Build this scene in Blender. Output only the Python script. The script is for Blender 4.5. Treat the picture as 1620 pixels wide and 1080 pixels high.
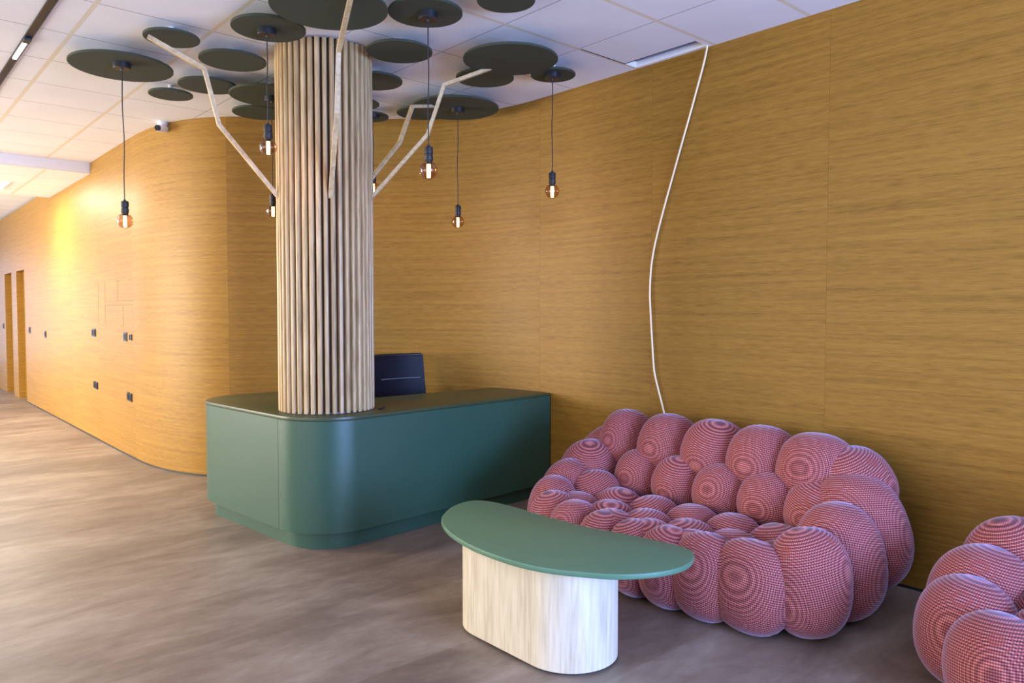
import bpy, bmesh, math, random
from mathutils import Vector, Matrix
random.seed(7)
for o in list(bpy.data.objects): bpy.data.objects.remove(o)
C = bpy.context.scene.collection
S = bpy.context.scene
PI = math.pi

# ------------------------------------------------------------------ camera
CAM_H = 1.40
cd = bpy.data.cameras.new('camera'); cam = bpy.data.objects.new('camera', cd); C.objects.link(cam)
cd.sensor_width = 36.0; cd.lens = 36.0*1191/1620; cd.clip_start = 0.05; cd.clip_end = 100
cam.location = (0, 0, CAM_H)
cam.rotation_euler = (math.radians(90)-math.atan(47/1191), 0, math.radians(-41.5))
S.camera = cam
# ------------------------------------------------------------------ view and world
S.view_settings.view_transform = 'Standard'; S.view_settings.look = 'None'
S.view_settings.gamma = 1.0; S.view_settings.use_curve_mapping = False
S.view_settings.exposure = 0.42
w = bpy.data.worlds.new('world'); S.world = w; w.use_nodes = True
bg = w.node_tree.nodes['Background']; bg.inputs[0].default_value = (0.62, 0.76, 1.0, 1); bg.inputs[1].default_value = 1.6
# ------------------------------------------------------------------ daylight through the windows
def area(name, loc, rot, sx, sy, power, col, spread=180):
    l = bpy.data.lights.new(name, 'AREA'); l.shape = 'RECTANGLE'; l.size = sx; l.size_y = sy
    l.energy = power; l.color = col; l.spread = math.radians(spread)
    o = bpy.data.objects.new(name, l); C.objects.link(o); o.location = loc; o.rotation_euler = rot
    return o
# behind the camera (wall_back_side, y=-4): faces +y
area('daylight_rear', (2.0, -4.3, 1.40), (math.radians(103), 0, 0), 3.3, 2.6, 760, (0.30, 0.47, 1.0))
# long glazed side (x=-4): faces +x
area('daylight_side', (-4.3, 2.0, 1.55), (math.radians(104), 0, math.radians(-90)), 6.6, 2.4, 165, (1.0, 0.88, 0.72))
area('daylight_far', (-4.3, 11.2, 1.55), (math.radians(90), 0, math.radians(-90)), 6.6, 2.4, 1020, (1.0, 0.90, 0.70))
# end of the corridor (y=20): faces -y
area('daylight_end', (-0.8, 20.3, 1.4), (math.radians(-90), 0, 0), 4.4, 2.4, 70, (0.50, 0.62, 1.0))

# ------------------------------------------------------------------ materials
def newmat(name):
    m = bpy.data.materials.new(name); m.use_nodes = True
    nt = m.node_tree; b = nt.nodes['Principled BSDF']
    return m, nt, b
def N(nt, t, **kw):
    n = nt.nodes.new(t)
    for k, v in kw.items(): setattr(n, k, v)
    return n
def plain(name, col, rough=0.5, metal=0.0, emit=None, es=0.0, noise=0.06, coat=0.0):
    m, nt, b = newmat(name)
    b.inputs['Roughness'].default_value = rough; b.inputs['Metallic'].default_value = metal
    b.inputs['Coat Weight'].default_value = coat
    tc = N(nt, 'ShaderNodeTexCoord'); nz = N(nt, 'ShaderNodeTexNoise'); nz.inputs['Scale'].default_value = 9
    nt.links.new(tc.outputs['Object'], nz.inputs['Vector'])
    mx = N(nt, 'ShaderNodeMix', data_type='RGBA')
    mx.inputs[6].default_value = tuple(c*(1-noise) for c in col)+(1,)
    mx.inputs[7].default_value = tuple(min(1, c*(1+noise)) for c in col)+(1,)
    nt.links.new(nz.outputs['Fac'], mx.inputs[0]); nt.links.new(mx.outputs[2], b.inputs['Base Color'])
    if emit:
        b.inputs['Emission Color'].default_value = emit+(1,); b.inputs['Emission Strength'].default_value = es
    return m
def ramp(nt, stops):
    r = N(nt, 'ShaderNodeValToRGB'); e = r.color_ramp.elements
    while len(e) < len(stops): e.new(0.5)
    for i, (p, c) in enumerate(stops): e[i].position = p; e[i].color = tuple(c)+(1,)
    return r
def wood(name, stops, coord='UV', s1=(1.0, 26, 1), s2=(5, 170, 1), rough=0.4, bump=0.05, tone=True, spec=0.5):
    m, nt, b = newmat(name)
    tc = N(nt, 'ShaderNodeTexCoord')
    def nz(sc, det, dist):
        mp = N(nt, 'ShaderNodeMapping'); mp.inputs['Scale'].default_value = sc
        nt.links.new(tc.outputs[coord], mp.inputs['Vector'])
        n = N(nt, 'ShaderNodeTexNoise'); n.inputs['Scale'].default_value = 1; n.inputs['Detail'].default_value = det
        n.inputs['Distortion'].default_value = dist
        nt.links.new(mp.outputs[0], n.inputs['Vector']); return n
    a = nz(s1, 5, 0.6); c = nz(s2, 3, 0.1)
    ad = N(nt, 'ShaderNodeMath', operation='MULTIPLY_ADD'); ad.inputs[1].default_value = 0.56; ad.inputs[2].default_value = 0.0
    nt.links.new(c.outputs['Fac'], ad.inputs[0])
    ad2 = N(nt, 'ShaderNodeMath', operation='MULTIPLY_ADD'); ad2.inputs[1].default_value = 0.44
    nt.links.new(a.outputs['Fac'], ad2.inputs[0]); nt.links.new(ad.outputs[0], ad2.inputs[2])
    r = ramp(nt, stops); nt.links.new(ad2.outputs[0], r.inputs[0])
    out = r.outputs[0]
    if tone:
        at = N(nt, 'ShaderNodeAttribute', attribute_name='tone')
        hs = N(nt, 'ShaderNodeHueSaturation')
        nt.links.new(at.outputs['Fac'], hs.inputs['Value']); nt.links.new(out, hs.inputs['Color']); out = hs.outputs[0]
    nt.links.new(out, b.inputs['Base Color'])
    b.inputs['Roughness'].default_value = rough; b.inputs['Specular IOR Level'].default_value = spec
    bp = N(nt, 'ShaderNodeBump'); bp.inputs['Strength'].default_value = bump; bp.inputs['Distance'].default_value = 0.004
    nt.links.new(c.outputs['Fac'], bp.inputs['Height']); nt.links.new(bp.outputs[0], b.inputs['Normal'])
    return m

M = {}
M['wall'] = wood('oak_wall_panel', [(0.28, (0.1485, 0.0663, 0.0077)), (0.46, (0.2475, 0.1215, 0.0162)), (0.62, (0.3150, 0.1657, 0.0252))],
                 s1=(1.0, 44, 1), s2=(11, 230, 1), rough=0.48, spec=0.22)
M['slat'] = wood('pale_slat_wood', [(0.28, (0.22, 0.120, 0.045)), (0.5, (0.50, 0.335, 0.155)), (0.7, (0.68, 0.50, 0.27))],
                 s1=(22, 1.2, 1), s2=(120, 5, 1), rough=0.38)
M['slatcore'] = plain('brown_slat_backing', (0.060, 0.034, 0.018), 0.7)
M['base_wood'] = wood('pale_bleached_oak', [(0.28, (0.46, 0.37, 0.25)), (0.5, (0.66, 0.57, 0.42)), (0.7, (0.76, 0.68, 0.54))],
                      coord='Object', s1=(14, 14, 1.1), s2=(70, 70, 5), rough=0.5, tone=False)
M['branch'] = wood('branch_wood', [(0.25, (0.34, 0.22, 0.10)), (0.5, (0.55, 0.40, 0.21)), (0.7, (0.68, 0.53, 0.31))],
                   coord='Object', s1=(9, 9, 9), s2=(40, 40, 40), rough=0.5, tone=False)
M['green'] = plain('green_satin_laminate', (0.030, 0.082, 0.052), 0.37, noise=0.03)
M['green'].node_tree.nodes['Principled BSDF'].inputs['Specular IOR Level'].default_value = 0.45
M['green_top'] = plain('olive_green_desk_top', (0.040, 0.058, 0.026), 0.36, noise=0.03)
M['table_top'] = plain('sage_green_table_top', (0.092, 0.200, 0.120), 0.42, noise=0.03)
M['disc'] = plain('olive_felt_disc', (0.038, 0.047, 0.028), 0.8, noise=0.05)
M['black'] = plain('matt_black', (0.012, 0.012, 0.015), 0.45)
M['black_gloss'] = plain('black_leather', (0.006, 0.007, 0.014), 0.5)
M['black_gloss'].node_tree.nodes['Principled BSDF'].inputs['Specular IOR Level'].default_value = 0.2
M['chrome'] = plain('chrome', (0.7, 0.7, 0.72), 0.15, 1.0)
M['white'] = plain('white_plastic', (0.75, 0.75, 0.76), 0.4)
M['plaster'] = plain('white_painted_wall', (0.72, 0.71, 0.69), 0.8)
M['grey_metal'] = plain('galvanised_metal', (0.22, 0.25, 0.30), 0.5, 0.4)
M['tile_edge'] = plain('cream_trim', (0.72, 0.66, 0.55), 0.6)
M['seam'] = plain('seam_shadow_gap', (0.13, 0.068, 0.02), 0.8)
M['cable'] = plain('cream_cable', (0.80, 0.66, 0.42), 0.4)
M['led'] = plain('led_panel_glow', (0.9, 0.9, 0.9), 0.5, emit=(1.0, 0.93, 0.80), es=9)
M['led_small'] = plain('led_strip_glow', (0.9, 0.9, 0.9), 0.5, emit=(1, 1, 1), es=4)
M['filament'] = plain('filament_glow', (1, 0.8, 0.4), 0.5, emit=(1.0, 0.78, 0.34), es=5)
M['brown_void'] = plain('dark_void', (0.05, 0.05, 0.055), 0.9)

def mat_glass(name, tint, alpha_t):
    m, nt, b = newmat(name); nt.nodes.remove(b)
    out = nt.nodes['Material Output']
    tr = N(nt, 'ShaderNodeBsdfTransparent'); tr.inputs[0].default_value = tint+(1,)
    gl = N(nt, 'ShaderNodeBsdfGlossy'); gl.inputs['Roughness'].default_value = 0.03
    fr = N(nt, 'ShaderNodeLayerWeight'); fr.inputs['Blend'].default_value = alpha_t
    mx = N(nt, 'ShaderNodeMixShader')
    nt.links.new(fr.outputs['Fresnel'], mx.inputs[0]); nt.links.new(tr.outputs[0], mx.inputs[1]); nt.links.new(gl.outputs[0], mx.inputs[2])
    nt.links.new(mx.outputs[0], out.inputs[0]); return m
M['glass'] = mat_glass('window_glass', (0.97, 0.98, 1.0), 0.15)
M['bulb'] = mat_glass('amber_bulb_glass', (0.84, 0.62, 0.44), 0.35)
for n_ in M['bulb'].node_tree.nodes:
    if n_.type == 'LAYER_WEIGHT':
        nt_ = M['bulb'].node_tree; mm = N(nt_, 'ShaderNodeMath', operation='POWER'); mm.inputs[1].default_value = 2.0
        m3_ = N(nt_, 'ShaderNodeMath', operation='MULTIPLY_ADD'); m3_.inputs[1].default_value = 0.6; m3_.inputs[2].default_value = 0.05
        n_.inputs['Blend'].default_value = 0.5
        nt_.links.new(n_.outputs['Facing'], mm.inputs[0]); nt_.links.new(mm.outputs[0], m3_.inputs[0])
        mix_ = [q for q in nt_.nodes if q.type == 'MIX_SHADER'][0]; nt_.links.new(m3_.outputs[0], mix_.inputs[0])

def mat_floor():
    m, nt, b = newmat('stone_look_vinyl_floor')
    tc = N(nt, 'ShaderNodeTexCoord')
    def nz(sc, det, dist=0.0, scale=1):
        mp = N(nt, 'ShaderNodeMapping'); mp.inputs['Scale'].default_value = sc
        nt.links.new(tc.outputs['Object'], mp.inputs['Vector'])
        n = N(nt, 'ShaderNodeTexNoise'); n.inputs['Scale'].default_value = scale; n.inputs['Detail'].default_value = det
        n.inputs['Distortion'].default_value = dist; n.inputs['Roughness'].default_value = 0.62
        nt.links.new(mp.outputs[0], n.inputs['Vector']); return n
    a = nz((0.7, 1.6, 1), 8, 0.8); c = nz((1.5, 4.2, 1), 9, 1.0); d = nz((9, 16, 1), 9)
    m1 = N(nt, 'ShaderNodeMath', operation='MULTIPLY_ADD'); m1.inputs[1].default_value = 0.5
    m2 = N(nt, 'ShaderNodeMath', operation='MULTIPLY'); m2.inputs[1].default_value = 0.34
    m3 = N(nt, 'ShaderNodeMath', operation='MULTIPLY_ADD'); m3.inputs[1].default_value = 0.16
    nt.links.new(c.outputs['Fac'], m2.inputs[0]); nt.links.new(a.outputs['Fac'], m1.inputs[0]); nt.links.new(m2.outputs[0], m1.inputs[2])
    nt.links.new(d.outputs['Fac'], m3.inputs[0]); nt.links.new(m1.outputs[0], m3.inputs[2])
    # large planks running along x
    br = N(nt, 'ShaderNodeTexBrick'); br.inputs['Scale'].default_value = 1.0
    br.inputs['Brick Width'].default_value = 60; br.inputs['Row Height'].default_value = 0.62
    br.inputs['Mortar Size'].default_value = 0.002; br.inputs['Color1'].default_value = (0.46, 0.46, 0.46, 1)
    br.inputs['Color2'].default_value = (0.54, 0.54, 0.54, 1); br.inputs['Mortar'].default_value = (0.47, 0.47, 0.47, 1)
    nt.links.new(tc.outputs['Object'], br.inputs['Vector'])
    m4 = N(nt, 'ShaderNodeMath', operation='ADD'); nt.links.new(m3.outputs[0], m4.inputs[0]); nt.links.new(br.outputs['Color'], m4.inputs[1])
    m5 = N(nt, 'ShaderNodeMath', operation='SUBTRACT'); m5.inputs[1].default_value = 0.5; nt.links.new(m4.outputs[0], m5.inputs[0])
    r = ramp(nt, [(0.34, (0.1116, 0.0763, 0.0558)), (0.46, (0.1814, 0.1321, 0.0986)), (0.55, (0.2604, 0.2000, 0.1535)), (0.66, (0.3627, 0.2976, 0.2325))])
    nt.links.new(m5.outputs[0], r.inputs[0]); nt.links.new(r.outputs[0], b.inputs['Base Color'])
    b.inputs['Roughness'].default_value = 0.47
    bp = N(nt, 'ShaderNodeBump'); bp.inputs['Strength'].default_value = 0.06; bp.inputs['Distance'].default_value = 0.003
    nt.links.new(m3.outputs[0], bp.inputs['Height']); nt.links.new(bp.outputs[0], b.inputs['Normal'])
    return m
M['floor'] = mat_floor()

def mat_ceiling():
    """mineral tiles 0.6 m in a T-bar grid; bars wide and cream or thin and dark as in the room"""
    m, nt, b = newmat('ceiling_tile_grid')
    tc = N(nt, 'ShaderNodeTexCoord'); sp = N(nt, 'ShaderNodeSeparateXYZ'); nt.links.new(tc.outputs['Object'], sp.inputs[0])
    def mth(op, a, bb=None, c=None):
        n = N(nt, 'ShaderNodeMath', operation=op)
        for i, v in enumerate((a, bb, c)):
            if v is None: continue
            if isinstance(v, (int, float)): n.inputs[i].default_value = v
            else: nt.links.new(v, n.inputs[i])
        return n.outputs[0]
    def dist(axis, off):
        t = mth('ADD', sp.outputs[axis], -off + 60.3)
        t = mth('MODULO', t, 0.6)
        return mth('ABSOLUTE', mth('SUBTRACT', t, 0.3))
    dx = dist('X', 1.03); dy = dist('Y', 2.66)
    left = mth('LESS_THAN', sp.outputs['X'], 2.0)
    near = mth('MULTIPLY', mth('LESS_THAN', sp.outputs['Y'], 3.5), mth('GREATER_THAN', sp.outputs['X'], 2.0))
    wide = mth('MAXIMUM', mth('MULTIPLY', mth('LESS_THAN', dx, 0.013), left), mth('MULTIPLY', mth('LESS_THAN', dy, 0.013), near))
    thin = mth('MAXIMUM', mth('LESS_THAN', dx, 0.0026), mth('LESS_THAN', dy, 0.0030))
    nz = N(nt, 'ShaderNodeTexNoise'); nz.inputs['Scale'].default_value = 2.2; nt.links.new(tc.outputs['Object'], nz.inputs['Vector'])
    r = ramp(nt, [(0.3, (0.80, 0.80, 0.83)), (0.7, (0.85, 0.85, 0.88))]); nt.links.new(nz.outputs['Fac'], r.inputs[0])
    m1 = N(nt, 'ShaderNodeMix', data_type='RGBA'); m1.inputs[7].default_value = (0.22, 0.20, 0.20, 1)
    nt.links.new(thin, m1.inputs[0]); nt.links.new(r.outputs[0], m1.inputs[6])
    m2 = N(nt, 'ShaderNodeMix', data_type='RGBA'); m2.inputs[7].default_value = (0.74, 0.67, 0.54, 1)
    nt.links.new(wide, m2.inputs[0]); nt.links.new(m1.outputs[2], m2.inputs[6])
    nt.links.new(m2.outputs[2], b.inputs['Base Color']); b.inputs['Roughness'].default_value = 0.7
    return m
M['ceiling'] = mat_ceiling()

def mat_fabric(name, base, hi, dark, pitch=0.0095):
    m, nt, b = newmat(name)
    tc = N(nt, 'ShaderNodeAttribute', attribute_name='weave'); sp = N(nt, 'ShaderNodeSeparateXYZ'); nt.links.new(tc.outputs['Vector'], sp.inputs[0])
    def wave(axis, p, ph=0.0):
        a = N(nt, 'ShaderNodeMath', operation='MULTIPLY_ADD'); a.inputs[1].default_value = 2*PI/p; a.inputs[2].default_value = ph
        nt.links.new(sp.outputs[axis], a.inputs[0])
        s = N(nt, 'ShaderNodeMath', operation='SINE'); nt.links.new(a.outputs[0], s.inputs[0]); return s.outputs[0]
    wz = wave('Z', pitch); wy = wave('Y', pitch*0.8, 1.0); wx = wave('X', pitch*0.8, 0.4)
    mx = N(nt, 'ShaderNodeMath', operation='ADD'); nt.links.new(wx, mx.inputs[0]); nt.links.new(wy, mx.inputs[1])
    a1 = N(nt, 'ShaderNodeMath', operation='MULTIPLY_ADD'); a1.inputs[1].default_value = 0.40
    nt.links.new(mx.outputs[0], a1.inputs[0]); nt.links.new(wz, a1.inputs[2])
    mr = N(nt, 'ShaderNodeMapRange'); mr.inputs['From Min'].default_value = -1.5; mr.inputs['From Max'].default_value = 1.5
    nt.links.new(a1.outputs[0], mr.inputs['Value'])
    r = ramp(nt, [(0.10, dark), (0.45, base), (0.68, base), (0.92, hi)]); nt.links.new(mr.outputs[0], r.inputs[0])
    nt.links.new(r.outputs[0], b.inputs['Base Color'])
    b.inputs['Roughness'].default_value = 0.85
    b.inputs['Sheen Weight'].default_value = 0.7; b.inputs['Sheen Tint'].default_value = (0.6, 0.65, 1.0, 1); b.inputs['Sheen Roughness'].default_value = 0.35
    bp = N(nt, 'ShaderNodeBump'); bp.inputs['Strength'].default_value = 0.3; bp.inputs['Distance'].default_value = 0.003
    nt.links.new(mr.outputs[0], bp.inputs['Height']); nt.links.new(bp.outputs[0], b.inputs['Normal'])
    return m
M['fabric'] = mat_fabric('pink_woven_fabric', (0.30, 0.057, 0.048), (0.60, 0.25, 0.235), (0.035, 0.009, 0.025))
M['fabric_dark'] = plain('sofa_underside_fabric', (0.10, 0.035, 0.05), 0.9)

# ------------------------------------------------------------------ mesh helpers
def obj(name, bm, m, parent=None, smooth=None, recalc=True):
    if recalc: bmesh.ops.recalc_face_normals(bm, faces=bm.faces)
    me = bpy.data.meshes.new(name); bm.to_mesh(me); bm.free()
    me.materials.append(m)
    o = bpy.data.objects.new(name, me); C.objects.link(o)
    if smooth is not None:
        me.polygons.foreach_set('use_smooth', [True]*len(me.polygons))
        if smooth < 180:
            me.set_sharp_from_angle(angle=math.radians(smooth))
    if parent is not None: o.parent = parent
    return o
def thing(name, label, cat, loc=(0, 0, 0), rotz=0, group=None):
    o = bpy.data.objects.new(name, None); C.objects.link(o); o.location = loc; o.rotation_euler = (0, 0, rotz)
    o.empty_display_size = 0.1
    o['label'] = label; o['category'] = cat
    if group: o['group'] = group
    return o
def tag(o, label, cat, group=None):
    o['label'] = label; o['category'] = cat
    if group: o['group'] = group
    return o
def struct(o): o['kind'] = 'structure'; return o
def box(bm, x0, x1, y0, y1, z0, z1):
    vs = [bm.verts.new((x, y, z)) for z in (z0, z1) for x, y in ((x0, y0), (x1, y0), (x1, y1), (x0, y1))]
    for f in ((0, 3, 2, 1), (4, 5, 6, 7), (0, 1, 5, 4), (1, 2, 6, 5), (2, 3, 7, 6), (3, 0, 4, 7)): bm.faces.new([vs[i] for i in f])
    return vs
def prism(bm, pts, z0, z1, bevel=0.0, seg=3):
    """vertical prism over a plan outline; optional rounded top/bottom arris by inset rings"""
    n = len(pts)
    cx = sum(p[0] for p in pts)/n; cy = sum(p[1] for p in pts)/n
    def inset(d):
        out = []
        for i in range(n):
            p0 = Vector(pts[i-1]); p1 = Vector(pts[i]); p2 = Vector(pts[(i+1) % n])
            t = (p2-p0).normalized(); nn = Vector((t.y, -t.x))
            out.append((p1.x-nn.x*d, p1.y-nn.y*d))
        return out
    rings = []
    if bevel > 0:
        for k in range(seg+1):
            a = PI/2*k/seg; rings.append((bevel*(1-math.sin(a)), z0+bevel*(1-math.cos(a))))
        for k in range(seg+1):
            a = PI/2*k/seg; rings.append((bevel*(1-math.cos(a)), z1-bevel*(1-math.sin(a))))
    else: rings = [(0, z0), (0, z1)]
    ar = sum(pts[i-1][0]*pts[i][1]-pts[i][0]*pts[i-1][1] for i in range(n))
    sg = 1 if ar > 0 else -1
    V = []
    for d, z in rings:
        V.append([bm.verts.new((x, y, z)) for x, y in inset(d*sg)])
    for a, b in zip(V, V[1:]):
        for i in range(n): bm.faces.new((a[i], a[(i+1) % n], b[(i+1) % n], b[i]))
    bm.faces.new(V[0][::-1]); bm.faces.new(V[-1])
def tube(bm, pts, r, seg=10, cap=True):
    pts = [Vector(p) for p in pts]; rings = []
    rr = r if isinstance(r, (list, tuple)) else [r]*len(pts)
    prev = None
    for i, p in enumerate(pts):
        t = (pts[min(i+1, len(pts)-1)]-pts[max(i-1, 0)]).normalized()
        if prev is None:
            u = t.orthogonal().normalized()
        else:
            u = (prev - t*prev.dot(t)).normalized()
        prev = u; v = t.cross(u)
        rings.append([bm.verts.new(p+(u*math.cos(a)+v*math.sin(a))*rr[i]) for a in [2*PI*k/seg for k in range(seg)]])
    for a, b in zip(rings, rings[1:]):
        for k in range(seg): bm.faces.new((a[k], a[(k+1) % seg], b[(k+1) % seg], b[k]))
    if cap: bm.faces.new(rings[0][::-1]); bm.faces.new(rings[-1])
def lathe(bm, prof, seg=32, c=(0, 0, 0)):
    """prof: list of (r,z); closed at r=0 ends"""
    rings = []
    for r, z in prof:
        if r < 1e-6: rings.append([bm.verts.new((c[0], c[1], c[2]+z))])
        else: rings.append([bm.verts.new((c[0]+r*math.cos(2*PI*k/seg), c[1]+r*math.sin(2*PI*k/seg), c[2]+z)) for k in range(seg)])
    for a, b in zip(rings, rings[1:]):
        for k in range(seg):
            k2 = (k+1) % seg
            if len(a) == 1 and len(b) == 1: continue
            if len(a) == 1: bm.faces.new((a[0], b[k2], b[k]))
            elif len(b) == 1: bm.faces.new((a[k], a[k2], b[0]))
            else: bm.faces.new((a[k], a[k2], b[k2], b[k]))
def arc(cx, cy, r, a0, a1, n):
    return [(cx+r*math.cos(math.radians(a0+(a1-a0)*i/n)), cy+r*math.sin(math.radians(a0+(a1-a0)*i/n))) for i in range(n+1)]
def rbox(bm, x0, x1, y0, y1, z0, z1, b, seg=3):
    vs = box(bm, x0, x1, y0, y1, z0, z1)
    es = {e for v in vs for e in v.link_edges}
    bmesh.ops.bevel(bm, geom=list(es), offset=b, segments=seg, profile=0.5, affect='EDGES')

# ------------------------------------------------------------------ room shell
H = 3.02
def bez(p0, p1, p2, n):
    return [((1-t)**2*p0[0]+2*t*(1-t)*p1[0]+t*t*p2[0], (1-t)**2*p0[1]+2*t*(1-t)*p1[1]+t*t*p2[1]) for t in [i/n for i in range(n+1)]]
path = [(4.0, -4.0), (4.0, 0.0), (4.0, 4.15)]
path += bez((4.0, 4.15), (4.0, 5.02), (3.42, 5.52), 26)[1:]
path += bez((3.42, 5.52), (2.98, 5.90), (2.52, 6.22), 10)[1:]
path += bez((2.52, 6.22), (2.02, 6.58), (2.03, 7.60), 34)[1:]
path += [(2.03, 8.3), (2.08, 14.0), (2.12, 20.0)]
sl = [0.0]
for a, b in zip(path, path[1:]): sl.append(sl[-1]+math.hypot(b[0]-a[0], b[1]-a[1]))
def at_s(s):
    for i in range(len(path)-1):
        if s <= sl[i+1] or i == len(path)-2:
            t = (s-sl[i])/(sl[i+1]-sl[i]); a, b = path[i], path[i+1]
            p = (a[0]+(b[0]-a[0])*t, a[1]+(b[1]-a[1])*t)
            # smooth tangent
            dx, dy = b[0]-a[0], b[1]-a[1]; L = math.hypot(dx, dy)
            return p, (dx/L, dy/L)
def s_of_y(y, lo=0):
    for i in range(len(path)-1):
        if path[i][1] <= y <= path[i+1][1] and sl[i+1] > lo:
            return sl[i]+(sl[i+1]-sl[i])*(y-path[i][1])/(path[i+1][1]-path[i][1])
def wall_mesh(name, pieces):
    """pieces: (s0,s1,z0,z1,tone) panels of the curved panelling, 2 mm joints between them"""
    bm = bmesh.new(); uv = bm.loops.layers.uv.new('UVMap'); tn = bm.faces.layers.float.new('tone')
    T = 0.15
    for s0, s1, z0, z1, tone in pieces:
        ss = [s0]+[s for s in sl if s0+1e-4 < s < s1-1e-4]+[s1]
        cols = []
        for s in ss:
            (x, y), (tx, ty) = at_s(s)
            # averaged tangent for smooth offset
            (_, t2) = at_s(max(0, s-0.02)); tx, ty = (tx+t2[0])/2, (ty+t2[1])/2
            L = math.hypot(tx, ty); nx, ny = ty/L, -tx/L
            cols.append([bm.verts.new(q) for q in ((x, y, z0), (x, y, z1), (x+nx*T, y+ny*T, z1), (x+nx*T, y+ny*T, z0))]+[s])
        def face(vs, uvs):
            f = bm.faces.new(vs); f[tn] = tone; f.smooth = True
            for l, c in zip(f.loops, uvs): l[uv].uv = (c[0]+tone*31.7, c[1]+tone*13.1)
        for a, b in zip(cols, cols[1:]):
            sa, sb = a[4], b[4]
            face((a[0], a[1], b[1], b[0]), ((sa, z0), (sa, z1), (sb, z1), (sb, z0)))
            face((a[3], b[3], b[2], a[2]), ((sa, z0), (sb, z0), (sb, z1), (sa, z1)))
            face((a[1], a[2], b[2], b[1]), ((sa, z1), (sa, z1+T), (sb, z1+T), (sb, z1)))
            face((a[0], b[0], b[3], a[3]), ((sa, z0), (sb, z0), (sb, z0-T), (sa, z0-T)))
        for c in (cols[0], cols[-1]):
            face((c[0], c[3], c[2], c[1]), ((0, z0), (T, z0), (T, z1), (0, z1)))
    o = obj(name, bm, M['wall'], smooth=30)
    return struct(o)
G = 0.0004
def grid(cuts, zc, tones=None, skip=()):
    out = []; k = 0
    for s0, s1 in zip(cuts, cuts[1:]):
        for z0, z1 in zip(zc, zc[1:]):
            t = 0.94+0.11*random.random()
            out.append((s0+G, s1-G, z0+(G if z0 > 0 else 0), z1-(G if z1 < H else 0), t)); k += 1
    return out
sS1 = s_of_y(4.20); 
(_p, _t) = at_s(0)
# second curved seam at plan point about (2.42, 6.32)
sS2 = min(sl[i] for i in range(len(path)) if path[i][0] < 2.43 and path[i][1] > 6)
pr = []
for y0, y1, zc in ((-4.0, -1.72, [0, 0.83, H]), (-1.72, -0.5, [0, 0.83, H]), (-0.5, 0.72, [0, 0.83, H]), (0.72, 1.94, [0, 0.23, 0.83, H]), (1.94, 3.13, [0, H]), (3.13, 4.20, [0, H])):
    for z0, z1 in zip(zc, zc[1:]): pr.append((y0+4+G, y1+4-G, z0, z1-(G if z1 < H else 0), 0.95+0.06*random.random()))
wall_mesh('wall_right', pr)
sm = (sS1+sS2)/2
wall_mesh('wall_back', [(sS1+G, sm+0.3-G, 0, H, 0.95), (sm+0.3+G, sS2-G, 0, H, 0.90)])
D1 = (s_of_y(13.70), s_of_y(14.45)); D2 = (s_of_y(14.95), s_of_y(15.70))
c = [sS2, s_of_y(7.68), s_of_y(9.00), s_of_y(10.35), s_of_y(12.0), D1[0]]
pl = [(c[0]+G, c[1]-G, 0, H, 1.06), (c[1]+G, c[2]-G, 0, 1.0, 1.02), (c[1]+G, c[2]-G, 1.0+G, H, 1.0), (c[2]+G, c[3]-G, 0, H, 1.03), (c[3]+G, c[4]-G, 0, H, 0.99), (c[4]+G, c[5]-G, 0, H, 1.0),
      (D1[0], D1[1], 2.05, H, 1.0), (D1[1]+G, D2[0]-G, 0, H, 0.98), (D2[0], D2[1], 2.05, H, 1.0), (D2[1]+G, sl[-1], 0, H, 0.98)]
wall_mesh('wall_left', pl)
# dark backing strip seen in the joints
bm = bmesh.new()
for s in (c[1], c[2], c[3], c[4]):
    (x, y), t = at_s(s); box(bm, x+0.003, x+0.02, y-0.004, y+0.004, 0, H)
for y in (1.94, 3.13, 0.72): box(bm, 4.003, 4.02, y-0.004, y+0.004, 0, H)
box(bm, 4.003, 4.02, -4, 1.94, 0.826, 0.834); box(bm, 4.003, 4.02, 0.72, 1.94, 0.226, 0.234)
(x, y), t = at_s(sS2)
o = obj('trim_1', bm, M['seam']); struct(o)
# carved access-panel lines on the long panelling
def wx(y):
    s = s_of_y(y, 8.0); return at_s(s)[0][0]
bm = bmesh.new()
def line(y0, z0, y1, z1, wd=0.0016):
    x = wx((y0+y1)/2)
    box(bm, x-0.0012, x+0.004, min(y0, y1)-wd, max(y0, y1)+wd, min(z0, z1)-wd, max(z0, z1)+wd)
for a in ((9.00, 1.27, 9.00, 1.73), (8.71, 1.27, 8.71, 1.72), (8.71, 1.275, 8.80, 1.275), (8.20, 1.50, 8.20, 1.70), (8.12, 1.703, 8.24, 1.703),
          (8.65, 1.515, 7.69, 1.502), (8.65, 1.47, 7.69, 1.462), (8.02, 1.26, 8.02, 1.46), (8.00, 1.26, 8.14, 1.26)):
    if a[0] == a[2]: line(*a)
    else:
        n = 1
        line(a[0], (a[1]+a[3])/2, a[2], (a[1]+a[3])/2)
struct(obj('trim_2', bm, M['seam']))

def plain_wall(name, boxes, m='plaster'):
    bm = bmesh.new()
    for b in boxes: box(bm, *b)
    return struct(obj(name, bm, M[m]))
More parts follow.
